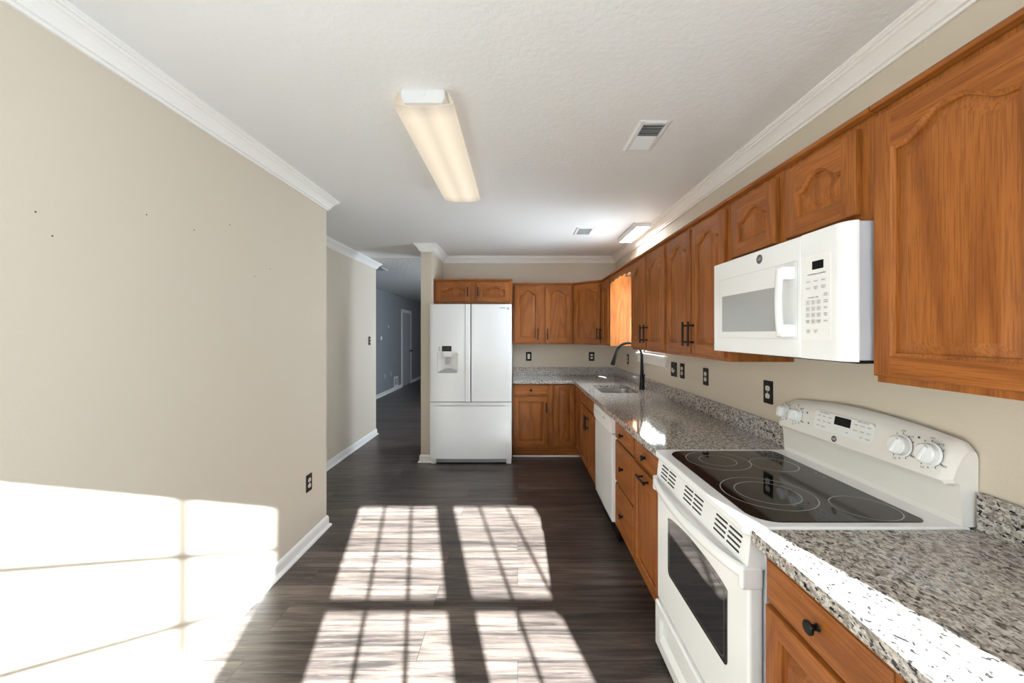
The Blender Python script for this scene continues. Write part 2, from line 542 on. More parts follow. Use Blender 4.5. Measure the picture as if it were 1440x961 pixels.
sweep([(-3.17, DY0 - .01), (-3.17, 5.78)], base, 'baseboard_living', trim_m)
sweep([(-3.17, 13.48), (-3.17, DY1 + .01)], base, 'baseboard_living_far', trim_m)
# door in the blue-grey wall
bm = bmesh.new()
for lo, hi in (((-3.17, DY0, 0), (-3.145, DY0 + .085, 2.13)), ((-3.17, DY1 - .085, 0), (-3.145, DY1, 2.13)),
               ((-3.17, DY0, 2.045), (-3.145, DY1, 2.13))):
    box(bm, lo, hi, .005)
door = obj('door_1', bm, trim_m, kind='structure')
bm = B((-3.168, DY0 + .085, .01), (-3.152, DY1 - .085, 2.045))
for z0, z1 in ((.25, .95), (1.08, 1.9)):
    for y0 in (DY0 + .18, DY0 + .52):
        box(bm, (-3.153, y0, z0), (-3.147, y0 + .28, z1), .004)
obj('door_panel', bm, mat('door_grey_paint', (.42, .44, .47), .4), door)
bm = bmesh.new()
lathe(bm, [(0.0, 0), (.03, 0), (.03, .006), (.012, .010), (.012, .035), (.028, .042), (.030, .055), (.02, .066), (0, .068)], (-3.152, DY1 - .15, .96), (1, 0, 0), 16)
obj('door_knob', bm, black_m, door)

# ------------------------------------------------------------------ cabinet kit
def door_bm(W, H, rise=.042, a=.052, b=.055, top=.055, t=.019):
    """raised-panel door: front faces -y at y=0, back at y=t; x 0..W, z 0..H. material 0 upright grain, 1 level grain"""
    bm = bmesh.new()
    N = 36 if rise > 0 else 1
    def g(u):
        e_ = min(u, 1 - u)
        t_ = max(0.0, min(1.0, (e_ - .07) / .36))
        sm = t_ * t_ * (3 - 2 * t_)
        return .90 * sm + .10 * math.sin(PI * u) * (1 if t_ > 0 else 0) * t_
    def loop(ins, y):
        x0, x1, z0 = a + ins, W - a - ins, b + ins
        L = [(x0, y, z0), (x1, y, z0)]
        for k in range(N + 1):
            u = 1 - k / N
            L.append((x0 + (x1 - x0) * u, y, H - top - rise + rise * g(u) - ins))
        return [bm.verts.new(p) for p in L]
    e = .006
    I0 = loop(0, 0)
    # front frame polygons inside an eased edge
    o = {k: bm.verts.new(p) for k, p in dict(a=(e, 0, e), b=(a, 0, e), c=(W - a, 0, e), d=(W - e, 0, e),
         e=(W - e, 0, H - e), f=(W - a, 0, H - e), g=(a, 0, H - e), h=(e, 0, H - e)).items()}
    bl, br = I0[0], I0[1]; tr, tl = I0[2], I0[-1]
    def F(vs, mi):
        f = bm.faces.new(vs); f.material_index = mi; return f
    F([o['a'], o['b'], bl, tl, o['g'], o['h']], 0)
    F([o['c'], o['d'], o['e'], o['f'], tr, br], 0)
    F([o['b'], o['c'], br, bl], 1)
    F([tl] + I0[-2:1:-1] + [o['f'], o['g']] if N > 1 else [tl, tr, o['f'], o['g']], 1)
    # outer eased edge and sides, back
    ring = [o[k] for k in 'abcdefgh']
    def around(ins, y):
        return [bm.verts.new(p) for p in ((ins, y, ins), (a, y, ins), (W - a, y, ins), (W - ins, y, ins),
                (W - ins, y, H - ins), (W - a, y, H - ins), (a, y, H - ins), (ins, y, H - ins))]
    for ins, y in ((.002, .0018), (0, .006), (0, t)):
        nx = around(ins, y)
        for i in range(8):
            j = (i + 1) % 8
            F([ring[i], ring[j], nx[j], nx[i]], 1 if i in (0, 1, 2, 4, 5, 6) else 0)
        ring = nx
    F(ring[::-1], 0)
    # ogee edge, groove and raised field
    prev = I0
    for ins, y in ((.004, .0045), (.009, .0065), (.0105, .0130), (.0135, .0130), (.038, .0045), (.041, .0036)):
        nx = loop(ins, y)
        for i in range(len(prev)):
            j = (i + 1) % len(prev)
            F([prev[i], prev[j], nx[j], nx[i]], 0)
        prev = nx
    F(prev, 0)
    return bm

def drawer_bm(W, H, t=.019):
    bm = bmesh.new()
    L = []
    for ins, y in ((0, t), (0, .008), (.002, .0055), (.013, .0050), (.0135, .0022), (.017, .0008), (.022, 0)):
        L.append([bm.verts.new(p) for p in ((ins, y, ins), (W - ins, y, ins), (W - ins, y, H - ins), (ins, y, H - ins))])
    for a, b in zip(L, L[1:]):
        for i in range(4): bm.faces.new((a[i], a[(i + 1) % 4], b[(i + 1) % 4], b[i]))
    bm.faces.new(L[0][::-1]); bm.faces.new(L[-1])
    return bm

def pull_bm(L, vertical=True):
    """bar pull, posts going to y=0 from the bar at y=-.030; centred on the origin"""
    bm = bmesh.new()
    ax = Vector((0, 0, 1)) if vertical else Vector((1, 0, 0))
    c = Vector((0, -.030, 0))
    cyl(bm, c - ax * L / 2, c + ax * L / 2, .0062, n=14)
    for s in (-1, 1):
        p = ax * s * (L / 2 - .022)
        cyl(bm, c + p, p, .0048, n=12)
        cyl(bm, p + Vector((0, -.003, 0)), p, .0075, n=12)
    return bm

def knob_bm():
    bm = bmesh.new()
    return lathe(bm, [(0, -.026), (.0125, -.0255), (.0155, -.023), (.0155, -.019), (.0115, -.016), (.0068, -.012), (.0062, -.004), (.009, 0), (0, 0)], (0, 0, 0), (0, 1, 0), 24)

T_DOOR = .019
def cabinet(name, label, loc, rotz, W, H, Dp, doors=(), drawers=(), panels=(), toe=0.0, trim=False, group=None, cat='cabinet'):
    """local frame: x along the front (0..W), y into the wall (face frame at 0), z up from the cabinet bottom"""
    t = thing(name, label, cat, loc, rotz, group)
    e = .0006
    bm = B((e, 0, toe), (W - e, Dp, H), .0012, 1)
    obj('body', bm, oak_v, t)
    if toe > 0:
        obj('toe_kick', B((e, .062, .001), (W - e, Dp, toe - .0005)), oak_h, t, smooth=False)
    if trim:
        bm = bmesh.new()
        prism(bm, [(-.004, H - .002), (-.020, H + .003), (-.022, H + .012), (-.018, H + .018), (.02, H + .018), (.02, H + .0005), (0, H + .0005)], 'x', e, W - e)
        obj('top_moulding', bm, oak_h, t)
    for d in doors:
        x0, x1, z0, z1, rise, hd = d
        do = obj('door', door_bm(x1 - x0, z1 - z0, rise), [oak_v, oak_h], t, (x0, -T_DOOR - .001, z0))
        if hd:
            if hd[0] == 'v': hb = pull_bm(hd[3] if len(hd) > 3 else .137)
            else: hb = pull_bm(hd[3] if len(hd) > 3 else .137, False)
            obj('handle', hb, black_m, do, (hd[1] - x0, 0, hd[2] - z0))
    for (x0, x1, z0, z1, kn) in drawers:
        bm = drawer_bm(x1 - x0, z1 - z0)
        dr = obj('drawer' if kn else 'false_drawer_front', bm, oak_h, t, (x0, -T_DOOR - .001, z0))
        if kn: obj('knob', knob_bm(), black_m, dr, ((x1 - x0) / 2, 0, (z1 - z0) / 2))
    return t

RW = -PI / 2
XU = .993            # face frame of the upper cabinets on the right wall
ZU, HU = 1.3255, .745
zd0, zd1 = .018, HU - .022
hz = 1.457 - ZU
U = lambda W, H, doors, y, lab, name='wall_cabinet', z=ZU: cabinet(name, lab, (XU, y, z), RW, W, H, XR - XU - .002, doors, trim=True, group='upper cabinets along the right wall')
# nearest double cabinet (two doors; the second one is out of the frame)
U(.78, HU, [(.008, .388, zd0, zd1, .046, None), (.394, .772, zd0, zd1, .046, None)], 1.104,
  'large near oak wall cabinet with arched panel door at the right edge of the photo')
U(.758, .296, [(.040, .350, 0.026, .274, .042, None), (.408, .712, .026, .274, .042, None)], 1.864,
  'short oak wall cabinet with two arched doors above the white microwave', z=1.7745)
U(.775, HU, [(.022, .378, zd0, zd1, .046, ('v', .352, hz)), (.402, .752, zd0, zd1, .046, ('v', .428, hz))], 2.641,
  'tall oak wall cabinet with paired black pulls beside the white microwave')
U(.818, HU, [(.030, .400, zd0, zd1, .046, ('v', .374, hz)), (.440, .798, zd0, zd1, .046, ('v', .466, hz))], 3.461,
  'tall oak wall cabinet with paired black pulls just nearer than the sink window')
U(.372, HU, [(.030, .342, zd0, zd1, .042, ('v', .062, hz - .005))], 4.6645,
  'narrow oak wall cabinet with a sunlit side panel beyond the sink window')
# diagonal corner cabinet
t = thing('corner_wall_cabinet', 'diagonal oak corner wall cabinet with one arched door and black pull', 'cabinet', (.685, 4.975, ZU))
q = math.sqrt(.5)
poly = [(0.0006, 0), (.308, -.3085), (.6055, -.3085), (.6055, .298), (.0006, .298)]
obj('body', prism(bmesh.new(), poly, 'z', 0, HU), oak_v, t, smooth=False)
dl = math.hypot(.308, .3085)
do = obj('door', door_bm(dl - .05, zd1 - zd0, .042), [oak_v, oak_h], t, (.025 * q - .020 * q, -.025 * q - .020 * q, zd0), -PI / 4)
obj('handle', pull_bm(.137), black_m, do, (dl - .05 - .026, 0, hz - zd0))
bm = bmesh.new()
prism(bm, [(-.004, HU - .002), (-.020, HU + .003), (-.022, HU + .012), (-.018, HU + .018), (.02, HU + .018), (.02, HU + .0005), (0, HU + .0005)], 'x', .0, dl)
obj('top_moulding', bm, oak_h, t, (0, 0, 0), -PI / 4)
# back wall uppers
cabinet('wall_cabinet', 'oak wall cabinet with two arched doors and paired pulls right of the refrigerator', (-.061, 4.975, ZU), 0, .745, HU, .298,
        [(.022, .338, zd0, zd1, .042, ('v', .312, hz - .005)), (.404, .722, zd0, zd1, .042, ('v', .430, hz - .005))], trim=True, group='cabinets on the back wall')
cabinet('refrigerator_cabinet', 'short oak cabinet with two low arched doors above the white refrigerator', (-.978, 4.665, 1.812), 0, .914, .266, .608,
        [(.030, .420, .016, .248, .034, ('v', .398, .132, .11)), (.494, .884, .016, .248, .034, ('v', .516, .132, .11))], trim=True, group='cabinets on the back wall')
# scalloped valance over the window
bm = bmesh.new()
n = 60; L = 3.461 + .0; y0, y1 = 3.4625, 4.2915
pts = [(y0, 2.07), (y1, 2.07)]
for k in range(n + 1):
    u = k / n
    env = .024 * math.sin(PI * u) ** .6
    sc = .017 * abs(math.sin(5 * PI * u))
    pts.append((y1 - (y1 - y0) * u, 1.976 + env + sc))
prism(bm, pts, 'x', XU - .001, XU + .018)
va = obj('window_valance', bm, oak_h)
tag(va, 'scalloped oak valance board spanning above the sink window', 'valance')
bm = bmesh.new()
prism(bm, [(XU - .020, 2.0725), (XU - .022, 2.083), (XU - .018, 2.089), (XU + .02, 2.089), (XU + .02, 2.0705), (XU - .004, 2.0705)], 'y', y0, y1)
obj('top_moulding', bm, oak_h, va)

# ------------------------------------------------------------------ base cabinets
XB, YBF, HB, TOE = .693, 4.675, .876, .108
def base(W, doors, drawers, y, lab, **k):
    return cabinet('base_cabinet', lab, (XB, y, 0), RW, W, HB, XR - XB - .002, doors, drawers, toe=TOE, group='base cabinets along the right wall', **k)
dz0, dz1, wz0, wz1 = .138, .722, .740, .862
base(.418, [(.014, .400, dz0, dz1, 0, None)], [(.014, .400, wz0 - .006, wz1, True)], 1.104,
     'oak base cabinet with one black drawer knob at bottom right, nearer than the stove')
base(.392, [(.018, .378, dz0, dz1, 0, None)], [(.018, .378, wz0 - .006, wz1, True)], .685,
     'oak base cabinet at the bottom right corner under the sunlit counter end')
base(.452, [(.014, .438, dz0, dz1, 0, ('h', .226, .688))], [(.014, .438, wz0, wz1, True)], 2.334,
     'oak base cabinet with a sideways pull on its door, against the stove')
base(.454, [], [(.014, .440, .740, wz1, True), (.014, .440, .446, .724, True), (.014, .440, dz0, .430, True)], 2.789,
     'oak base cabinet with three drawers and black knobs beside the dishwasher')
sb_ = base(.870, [(.014, .432, dz0, dz1, 0, ('v', .405, .600)), (.440, .856, dz0, dz1, 0, ('v', .467, .600))],
     [(.014, .432, wz0, wz1, False), (.440, .856, wz0, wz1, False)], 4.272,
     'oak sink base cabinet with paired upright pulls beyond the dishwasher')
cabinet('base_cabinet', 'oak base cabinet with one knobbed drawer over a door, right of the refrigerator', (-.060, YBF, 0), 0, .470, HB, .598,
        [(.014, .414, dz0, dz1, 0, ('v', .392, .60, .12))], [(.014, .414, wz0, wz1, True)], toe=TOE, group='cabinets on the back wall')
t = thing('corner_base_cabinet', 'oak corner base cabinet with a full-height panelled door under the back counter', 'cabinet', (.412, YBF, 0))
c0 = (.281, -.401)
poly = [(0, 0), (.281, 0), (.281, -.4015), (.878, -.4015), (.878, .598), (0, .598)]
obj('body', prism(bmesh.new(), poly, 'z', TOE, HB), oak_v, t, smooth=False)
poly = [(0, .062), (.343, .062), (.343, -.4015), (.878, -.4015), (.878, .598), (0, .598)]
obj('toe_kick', prism(bmesh.new(), poly, 'z', .001, TOE - .0005), oak_h, t, smooth=False)
obj('door', door_bm(.238, .858 - dz0, 0, a=.045), [oak_v, oak_h], t, (.020, -.020, dz0))
obj('door', door_bm(.355, .858 - dz0, 0, a=.045), [oak_v, oak_h], t, (.281 - .020, -.026, dz0), RW)
# white shoe strip along the toe kick of the back run
obj('trim_3', B((-.059, YBF + .047, 0), (.752, YBF + .0612, .020), .005), trim_m, kind='structure')

# ------------------------------------------------------------------ granite counter
XC, YCF, ZT = .648, 4.630, .914
bm = bmesh.new()
prism(bm, [(XC, 1.876), (XR - .001, 1.876), (XR - .001, YB - .001), (-.058, YB - .001), (-.058, YCF), (XC, YCF)], 'z', HB + .0005, ZT, .004)
ct = obj('countertop', bm, granite)
tag(ct, 'long speckled granite countertop running from the stove around the sink corner to the refrigerator', 'countertop')
SX0, SX1, SY0, SY1 = .775, 1.135, 3.66, 4.215
cb = bmesh.new(); prism(cb, rrect(SX0, SX1, SY0, SY1, .05), 'z', .80, 1.0)
cut(ct, cb)
bm = bmesh.new()
box(bm, (XR - .021, 1.876, ZT), (XR - .0005, YB - .001, ZT + .102), .002, 1)
obj('backsplash', bm, granite, ct)
obj('backsplash', B((-.058, YB - .021, ZT), (XR - .0215, YB - .0005, ZT + .102), .002, 1), granite, ct)
bm = bmesh.new()
prism(bm, [(XC, .29), (XR - .001, .29), (XR - .001, 1.1095), (XC, 1.1095)], 'z', HB + .0005, ZT, .004)
ct2 = obj('countertop', bm, granite)
tag(ct2, 'near speckled granite countertop piece with a bright strip of sun, in front of the stove', 'countertop')
obj('backsplash', B((XR - .021, .29, ZT), (XR - .0005, 1.1095, ZT + .102), .002, 1), granite, ct2)

# sink and faucet
for ch in sb_.children:
    if ch.name.startswith('body'):
        cut(ch, B((.02, .04, .60), (.85, .55, 1.0)))
t = thing('kitchen_sink', 'stainless steel double-bowl sink set under the granite counter', 'sink', ((SX0 + SX1) / 2, (SY0 + SY1) / 2, ZT))
cx, cy = (SX0 + SX1) / 2, (SY0 + SY1) / 2
def bowl(x0, x1, y0, y1, ztop, zbot):
    bm = bmesh.new()
    L = []
    for ins, z, r in ((-.012, ztop, .05), (0, ztop, .05), (0.002, ztop - .01, .05), (.008, zbot + .03, .05), (.03, zbot, .045)):
        L.append([bm.verts.new((p[0] - cx, p[1] - cy, z - ZT)) for p in rrect(x0 + ins, x1 - ins, y0 + ins, y1 - ins, r)])
    for a, b in zip(L, L[1:]):
        for i in range(len(a)): bm.faces.new((a[i], a[(i + 1) % len(a)], b[(i + 1) % len(a)], b[i]))
    bm.faces.new(L[-1])
    return bm
ym = SY0 + .185
obj('bowl', bowl(SX0 - .004, SX1 + .004, SY0 - .004, ym - .012, .872, .70), steel, t)
obj('bowl', bowl(SX0 - .004, SX1 + .004, ym + .012, SY1 + .004, .872, .70), steel, t)
for yy in ((SY0 + ym) / 2, (ym + SY1) / 2):
    bm = bmesh.new(); lathe(bm, [(0, .004), (.03, .004), (.042, .006), (.045, .001)], (0, yy - cy, .70 - ZT), (0, 0, 1), 24)
    obj('drain', bm, mat('drain_steel', (.35, .34, .33), .3, 1.0), t)

fx, fy = 1.212, 3.90
t = thing('faucet', 'matte black gooseneck pull-down faucet standing behind the sink', 'faucet', (fx, fy, ZT))
bm = bmesh.new()
lathe(bm, [(0, 0), (.030, 0), (.030, .006), (.026, .010), (.0245, .05), (.021, .10), (.0175, .16), (.0150, .24), (.0135, .30), (0, .30)], (0, 0, 0), (0, 0, 1), 28)
obj('base', bm, black_m, t)
arc = [(0, 0, .29)]
ra = .128
for k in range(0, 23):
    a = PI * k / 22 * 0.93
    arc.append((-ra + ra * math.cos(a), 0, .325 + ra * math.sin(a) * 1.0))
bm = tube(bmesh.new(), arc, .0128, 18)
obj('neck', bm, black_m, t)
e0 = Vector(arc[-1]); d0 = (Vector(arc[-1]) - Vector(arc[-2])).normalized()
bm = bmesh.new()
lathe(bm, [(0, 0), (.0135, 0), (.0145, .02), (.0175, .07), (.0215, .112), (.0215, .122), (.017, .126), (0, .126)], e0 - d0 * .005, d0, 24)
obj('spray_head', bm, black_m, t)
bm = bmesh.new()
cyl(bm, (0, -.018, .085), (0, -.052, .085), .0135, n=18)
tube(bm, [(0, -.045, .09), (.004, -.052, .12), (.008, -.062, .155)], [(.007, .007), (.006, .006), (.005, .005)], 12)
obj('lever', bm, black_m, t)

# ------------------------------------------------------------------ refrigerator
fx0, fx1, fyd = -.974, -.066, 4.42
t = thing('refrigerator', 'white french-door refrigerator with bottom freezer, standing beside the narrow wall end', 'refrigerator', ((fx0 + fx1) / 2, 4.85, 0))
ox, oy = (fx0 + fx1) / 2, 4.85
def L3(p): return (p[0] - ox, p[1] - oy, p[2])
obj('body', B(L3((fx0 + .006, fyd + .078, .07)), L3((fx1 - .006, 5.25, 1.765)), .006), appl, t)
for x in (fx0 + .02, fx1 - .12):
    obj('hinge_cover', B(L3((x, fyd + .078, 1.766)), L3((x + .10, fyd + .18, 1.790)), .006), appl_s, t)
obj('door_gasket', B(L3((fx0 + .012, fyd + .066, .08)), L3((fx1 - .012, fyd + .077, 1.76))), duct_m, t, smooth=False)
xm = -.5195
def fdoor(x0, x1, z0, z1, inner):
    """door with a softly convex front; the inner edge (inner=+1 right, -1 left) has a scooped grip"""
    W = x1 - x0; pts = []
    n = 14
    for k in range(n + 1):
        u = k / n
        y = fyd + .010 * (2 * u - 1) ** 2 if inner == 0 else fyd + .008 * ((u if inner > 0 else 1 - u) - 1) ** 2
        x = (x0 + .066 + (W - .078) * u) if inner < 0 else (x0 + .012 + (W - (.078 if inner > 0 else .024)) * u)
        pts.append((x - ox, y - oy))
    if inner > 0: pts = pts[:-1] + [(x1 - .062 - ox, fyd - oy + .001), (x1 - .054 - ox, fyd - .005 - oy), (x1 - .010 - ox, fyd - .004 - oy)]
    if inner < 0: pts = [(x0 + .006 - ox, fyd + .000 - oy), (x0 + .030 - ox, fyd - .002 - oy), (x0 + .062 - ox, fyd - oy + .0005)] + pts[1:]
    pts += [(x1 - ox, fyd + .014 - oy), (x1 - ox, fyd + .072 - oy), (x0 - ox, fyd + .072 - oy), (x0 - ox, fyd + .014 - oy)]
    return prism(bmesh.new(), pts, 'z', z0, z1)
dl_ = obj('door', fdoor(fx0, xm - .003, .705, 1.785, 1), appl, t)
dr_ = obj('door', fdoor(xm + .003, fx1, .705, 1.785, -1), appl, t)
# dispenser niche cut into the left door
nx0, nx1, nz0, nz1 = -.893, -.664, 1.022, 1.252
nz_ = 0
prof = rrect(nx0 - ox, nx1 - ox, nz0, nz1, [.03, .03, .008, .008])
cb = bmesh.new(); prism(cb, prof, 'y', fyd - .05 - oy, fyd + .055 - oy)
cut(dl_, cb)
bm = bmesh.new()
box(bm, L3((nx0, fyd + .050, nz0)), L3((nx1, fyd + .054, nz1)))
tray = [(nx0 + .006 + (nx1 - nx0 - .012) * k / 20 - ox, nz0 + .004 + .040 * math.sin(PI * k / 20) ** .8) for k in range(21)]
prism(bm, tray + [(nx1 - .006 - ox, nz0 + .001), (nx0 + .006 - ox, nz0 + .001)], 'y', fyd + .003 - oy, fyd + .052 - oy, mi=1)
dp = obj('dispenser', bm, [appl_s, mat('dispenser_tray_grey', (.34, .35, .36), .35)], dl_)
bm = bmesh.new()
box(bm, L3((-.828, fyd + .004, 1.198)), L3((-.732, fyd + .050, 1.250)), .006)
box(bm, L3((-.806, fyd + .012, 1.118)), L3((-.750, fyd + .050, 1.198)), .006, mi=1)
obj('dispenser_chute', bm, [appl_s, grey_pl], dl_)
bm = bmesh.new()
box(bm, L3((-.838, fyd - .001, 1.262)), L3((-.732, fyd + .010, 1.322)), .002, mi=0)
for x in (-.868, -.706):
    for z in (1.280, 1.306):
        cyl(bm, L3((x, fyd + .0018, z)), L3((x, fyd + .006, z)), .006, n=12, mi=1)
obj('dispenser_display', bm, [screen, dark_print], dl_)
bm = bmesh.new()
cyl(bm, L3((-.105, fyd - .0002, 1.735)), L3((-.105, fyd + .008, 1.735)), .014, n=24)
box(bm, L3((-.195, fyd + .001, 1.738)), L3((-.140, fyd + .005, 1.750)))
obj('badge', bm, lgrey, dr_)
fz = obj('freezer_drawer', fdoor(fx0, fx1, .072, .697, 0), appl, t)
n = 24; W_ = fx1 - fx0
lens = [(fx0 + .03 + (W_ - .06) * k / n - ox, .657 + .016 * math.sin(PI * k / n)) for k in range(n + 1)]
lens += [(fx1 - .03 - (W_ - .06) * k / n - ox, .6565 - .004 * math.sin(PI * k / n)) for k in range(n + 1)]
cb = bmesh.new(); prism(cb, lens, 'y', fyd - .05 - oy, fyd + .045 - oy)
cut(fz, cb)
bm = bmesh.new()
box(bm, L3((fx0 + .03, fyd + .075, .012)), L3((fx1 - .03, fyd + .10, .070)))
for k in range(3): box(bm, L3((fx0 + .10, fyd + .070, .024 + k * .014)), L3((fx1 - .10, fyd + .076, .031 + k * .014)), .001)
obj('grille', bm, grey_pl, t)
for x in (fx0 + .005, fx1 - .06):
    obj('foot', B(L3((x, fyd + .05, 0)), L3((x + .055, fyd + .12, .072)), .006), appl_s, t)

# ------------------------------------------------------------------ dishwasher
t = thing('dishwasher', 'white dishwasher under the granite counter between drawers and sink cabinet', 'dishwasher', (.655, 3.398, 0), RW)
W = .604
obj('body', B((.004, .045, .10), (W - .004, .60, .872)), metal_w, t, smooth=False)
obj('door', B((.002, .004, .138), (W - .002, .044, .752), .006), appl, t)
bm = bmesh.new()
pts = [(-.006, .757), (-.010, .80), (-.008, .866), (.0, .870), (.044, .870), (.044, .757)]
prism(bm, pts, 'x', .002, W - .002, .003)
cp = obj('control_panel', bm, appl_s, t)
for k in range(7): obj('button', B((.07 + k * .035, -.0112, .826), (.090 + k * .035, -.006, .832)), lgrey, cp, smooth=False)
obj('display', B((.36, -.0112, .822), (.43, -.006, .836)), lgrey, cp, smooth=False)
obj('toe_panel', B((.004, .055, .002), (W - .004, .08, .136)), black_pl, t, smooth=False)

# ------------------------------------------------------------------ stove
RX, RY = .650, 1.8715
W = .757
t = thing('stove', 'white freestanding electric stove with black glass cooktop between the granite counters', 'stove', (RX, RY, 0), RW)
obj('body', B((.003, .045, .02), (W - .003, .625, .893), .003), case_grey, t)
bm = bmesh.new()
pts = rrect(.0, W, -.012, .615, [.028, .028, .004, .004])
prism(bm, pts, 'z', .888, .9165, .007, seg=3)
ck = obj('cooktop', bm, appl, t)
bm = bmesh.new(); prism(bm, rrect(.030, W - .030, .036, .530, [.075, .075, .03, .03], 8), 'z', .913, .9185, .0012, seg=1)
gt = obj('glass_surface', bm, glass_top, ck)
def ring(bm, x, y, r, wd=.0017):
    n = 72; z = .9188
    a = [bm.verts.new((x + (r - wd) * math.cos(2 * PI * i / n), y + (r - wd) * math.sin(2 * PI * i / n), z)) for i in range(n)]
    b = [bm.verts.new((x + (r + wd) * math.cos(2 * PI * i / n), y + (r + wd) * math.sin(2 * PI * i / n), z)) for i in range(n)]
    for i in range(n): bm.faces.new((a[i], a[(i + 1) % n], b[(i + 1) % n], b[i]))
for x, y, rs in ((.172, .200, (.124, .072)), (.515, .196, (.142, .098)), (.633, .425, (.088,)), (.225, .405, (.086,))):
    bm = bmesh.new()
    for r in rs: ring(bm, x, y, r)
    obj('burner_ring', bm, ring_m, ck, smooth=False)
bm = bmesh.new(); 
for k in range(3): cyl(bm, (.33 + .02 * k, .50, .9184), (.33 + .02 * k, .50, .9189), .004, n=12)
obj('heat_indicator', bm, ring_m, ck)

# vent strip under the cooktop lip
bm = bmesh.new()
prism(bm, [(-.004, .790), (.006, .886), (.05, .886), (.05, .790)], 'x', .012, W - .012, .003)
vp = obj('vent_panel', bm, appl, t)
for g0 in (.062, .305, .548):
    bm = bmesh.new()
    for pair in (0, 1):
        for k in range(4):
            z = .812 + k * .0165
            x0 = g0 + pair * .082 + k * .003
            y = -.0042 + (z - .79) * .104
            box(bm, (x0, y - .0015, z), (x0 + .070, y + .006, z + .0075), .002, 1)
    obj('vent_slots', bm, slot_m, vp)
# oven door with arched window
bm = bmesh.new()
box(bm, (.010, .0, .236), (W - .010, .043, .792), .010, 3)
od = obj('oven_door', bm, appl, t)
wx0, wx1, wz0_, wz1_ = .146, .634, .420, .662
pts = rrect(wx0, wx1, wz0_, wz1_, [.022, .022, .001, .001], 6)
top = [(wx1 + (wx0 - wx1) * k / 20, wz1_ + .026 * math.sin(PI * k / 20) ** .7) for k in range(21)]
pts = pts[:14] + top
bm = bmesh.new(); prism(bm, pts, 'y', -.0018, .004)
ow = obj('oven_window', bm, oven_glass, od)
pin = [( (x - (wx0 + wx1) / 2) * .93 + (wx0 + wx1) / 2, (z - .545) * .90 + .545) for x, z in pts]
bm = bmesh.new()
n = len(pin)
pi2 = [((x - .39) * .985 + .39, (z - .545) * .975 + .545) for x, z in pin]
a = [bm.verts.new((p[0], -.00205, p[1])) for p in pin]; b = [bm.verts.new((p[0], -.00205, p[1])) for p in pi2]
for i in range(n): bm.faces.new((a[i], a[(i + 1) % n], b[(i + 1) % n], b[i]))
obj('window_border', bm, mat('oven_border_print', (.10, .10, .105), .15), ow, smooth=False)
# broad bowed handle
bm = bmesh.new()
n = 30; pth = []
for k in range(n + 1):
    u = k / n
    pth.append((.020 + (W - .040) * u, -.010 - .034 * math.sin(PI * u) ** .55, .783 - .010 * math.sin(PI * u)))
tube(bm, pth, [(.012, .019)] * (n + 1), 20, flat=(0, 1, 0))
for x in (.006, W - .030): box(bm, (x, -.022, .735), (x + .024, .0415, .801), .009, 3)
obj('oven_handle', bm, appl, od)
# storage drawer with a scooped front
bm = bmesh.new()
box(bm, (.008, -.010, .022), (W - .008, .040, .228), .008, 3)
dw = obj('storage_drawer', bm, appl, t)
cb = bmesh.new()
prism(cb, [(-.030, .075), (-.030, .185), (-.0102, .185), (.006, .165), (.006, .100), (-.0102, .075)], 'x', .07, W - .07)
cut(dw, cb)
obj('leveling_foot', B((.02, .06, 0), (.06, .10, .021)), black_pl, t)
obj('leveling_foot', B((W - .06, .06, 0), (W - .02, .10, .021)), black_pl, t)
# backguard
bm = bmesh.new()
n = 40; rings = []
for k in range(n + 1):
    u = k / n; x = .004 + (W - .008) * u
    edge = min(u, 1 - u) * (W - .008)
    drop = .022 * (1 - min(1, edge / .03)) ** 2
    tz = 1.150 + .032 * math.sin(PI * u) ** .9 - drop
    bz = 1.028 + .010 * (1 - min(1, edge / .02)) ** 2
    sq = 1 - .5 * (1 - min(1, edge / .025)) ** 2
    pr = [(.596, .916), (.590, 1.010), (.588, bz - .004), (.585 - .022 * sq, bz + .002), (.582 - .026 * sq, bz + .012), (.590 - .018 * sq, tz - .045), (.603 - .010 * sq, tz - .015),
          (.610, tz - .004), (.620, tz), (.634, tz - .004), (.640, tz - .02), (.640, .916)]
    rings.append([bm.verts.new((x, p[0], p[1])) for p in pr])
for a, b in zip(rings, rings[1:]):
    m_ = len(a)
    for j in range(m_): bm.faces.new((a[j], a[(j + 1) % m_], b[(j + 1) % m_], b[j]))
bm.faces.new(rings[0]); bm.faces.new(rings[-1][::-1])
bg = obj('backguard', bm, appl_w, t)
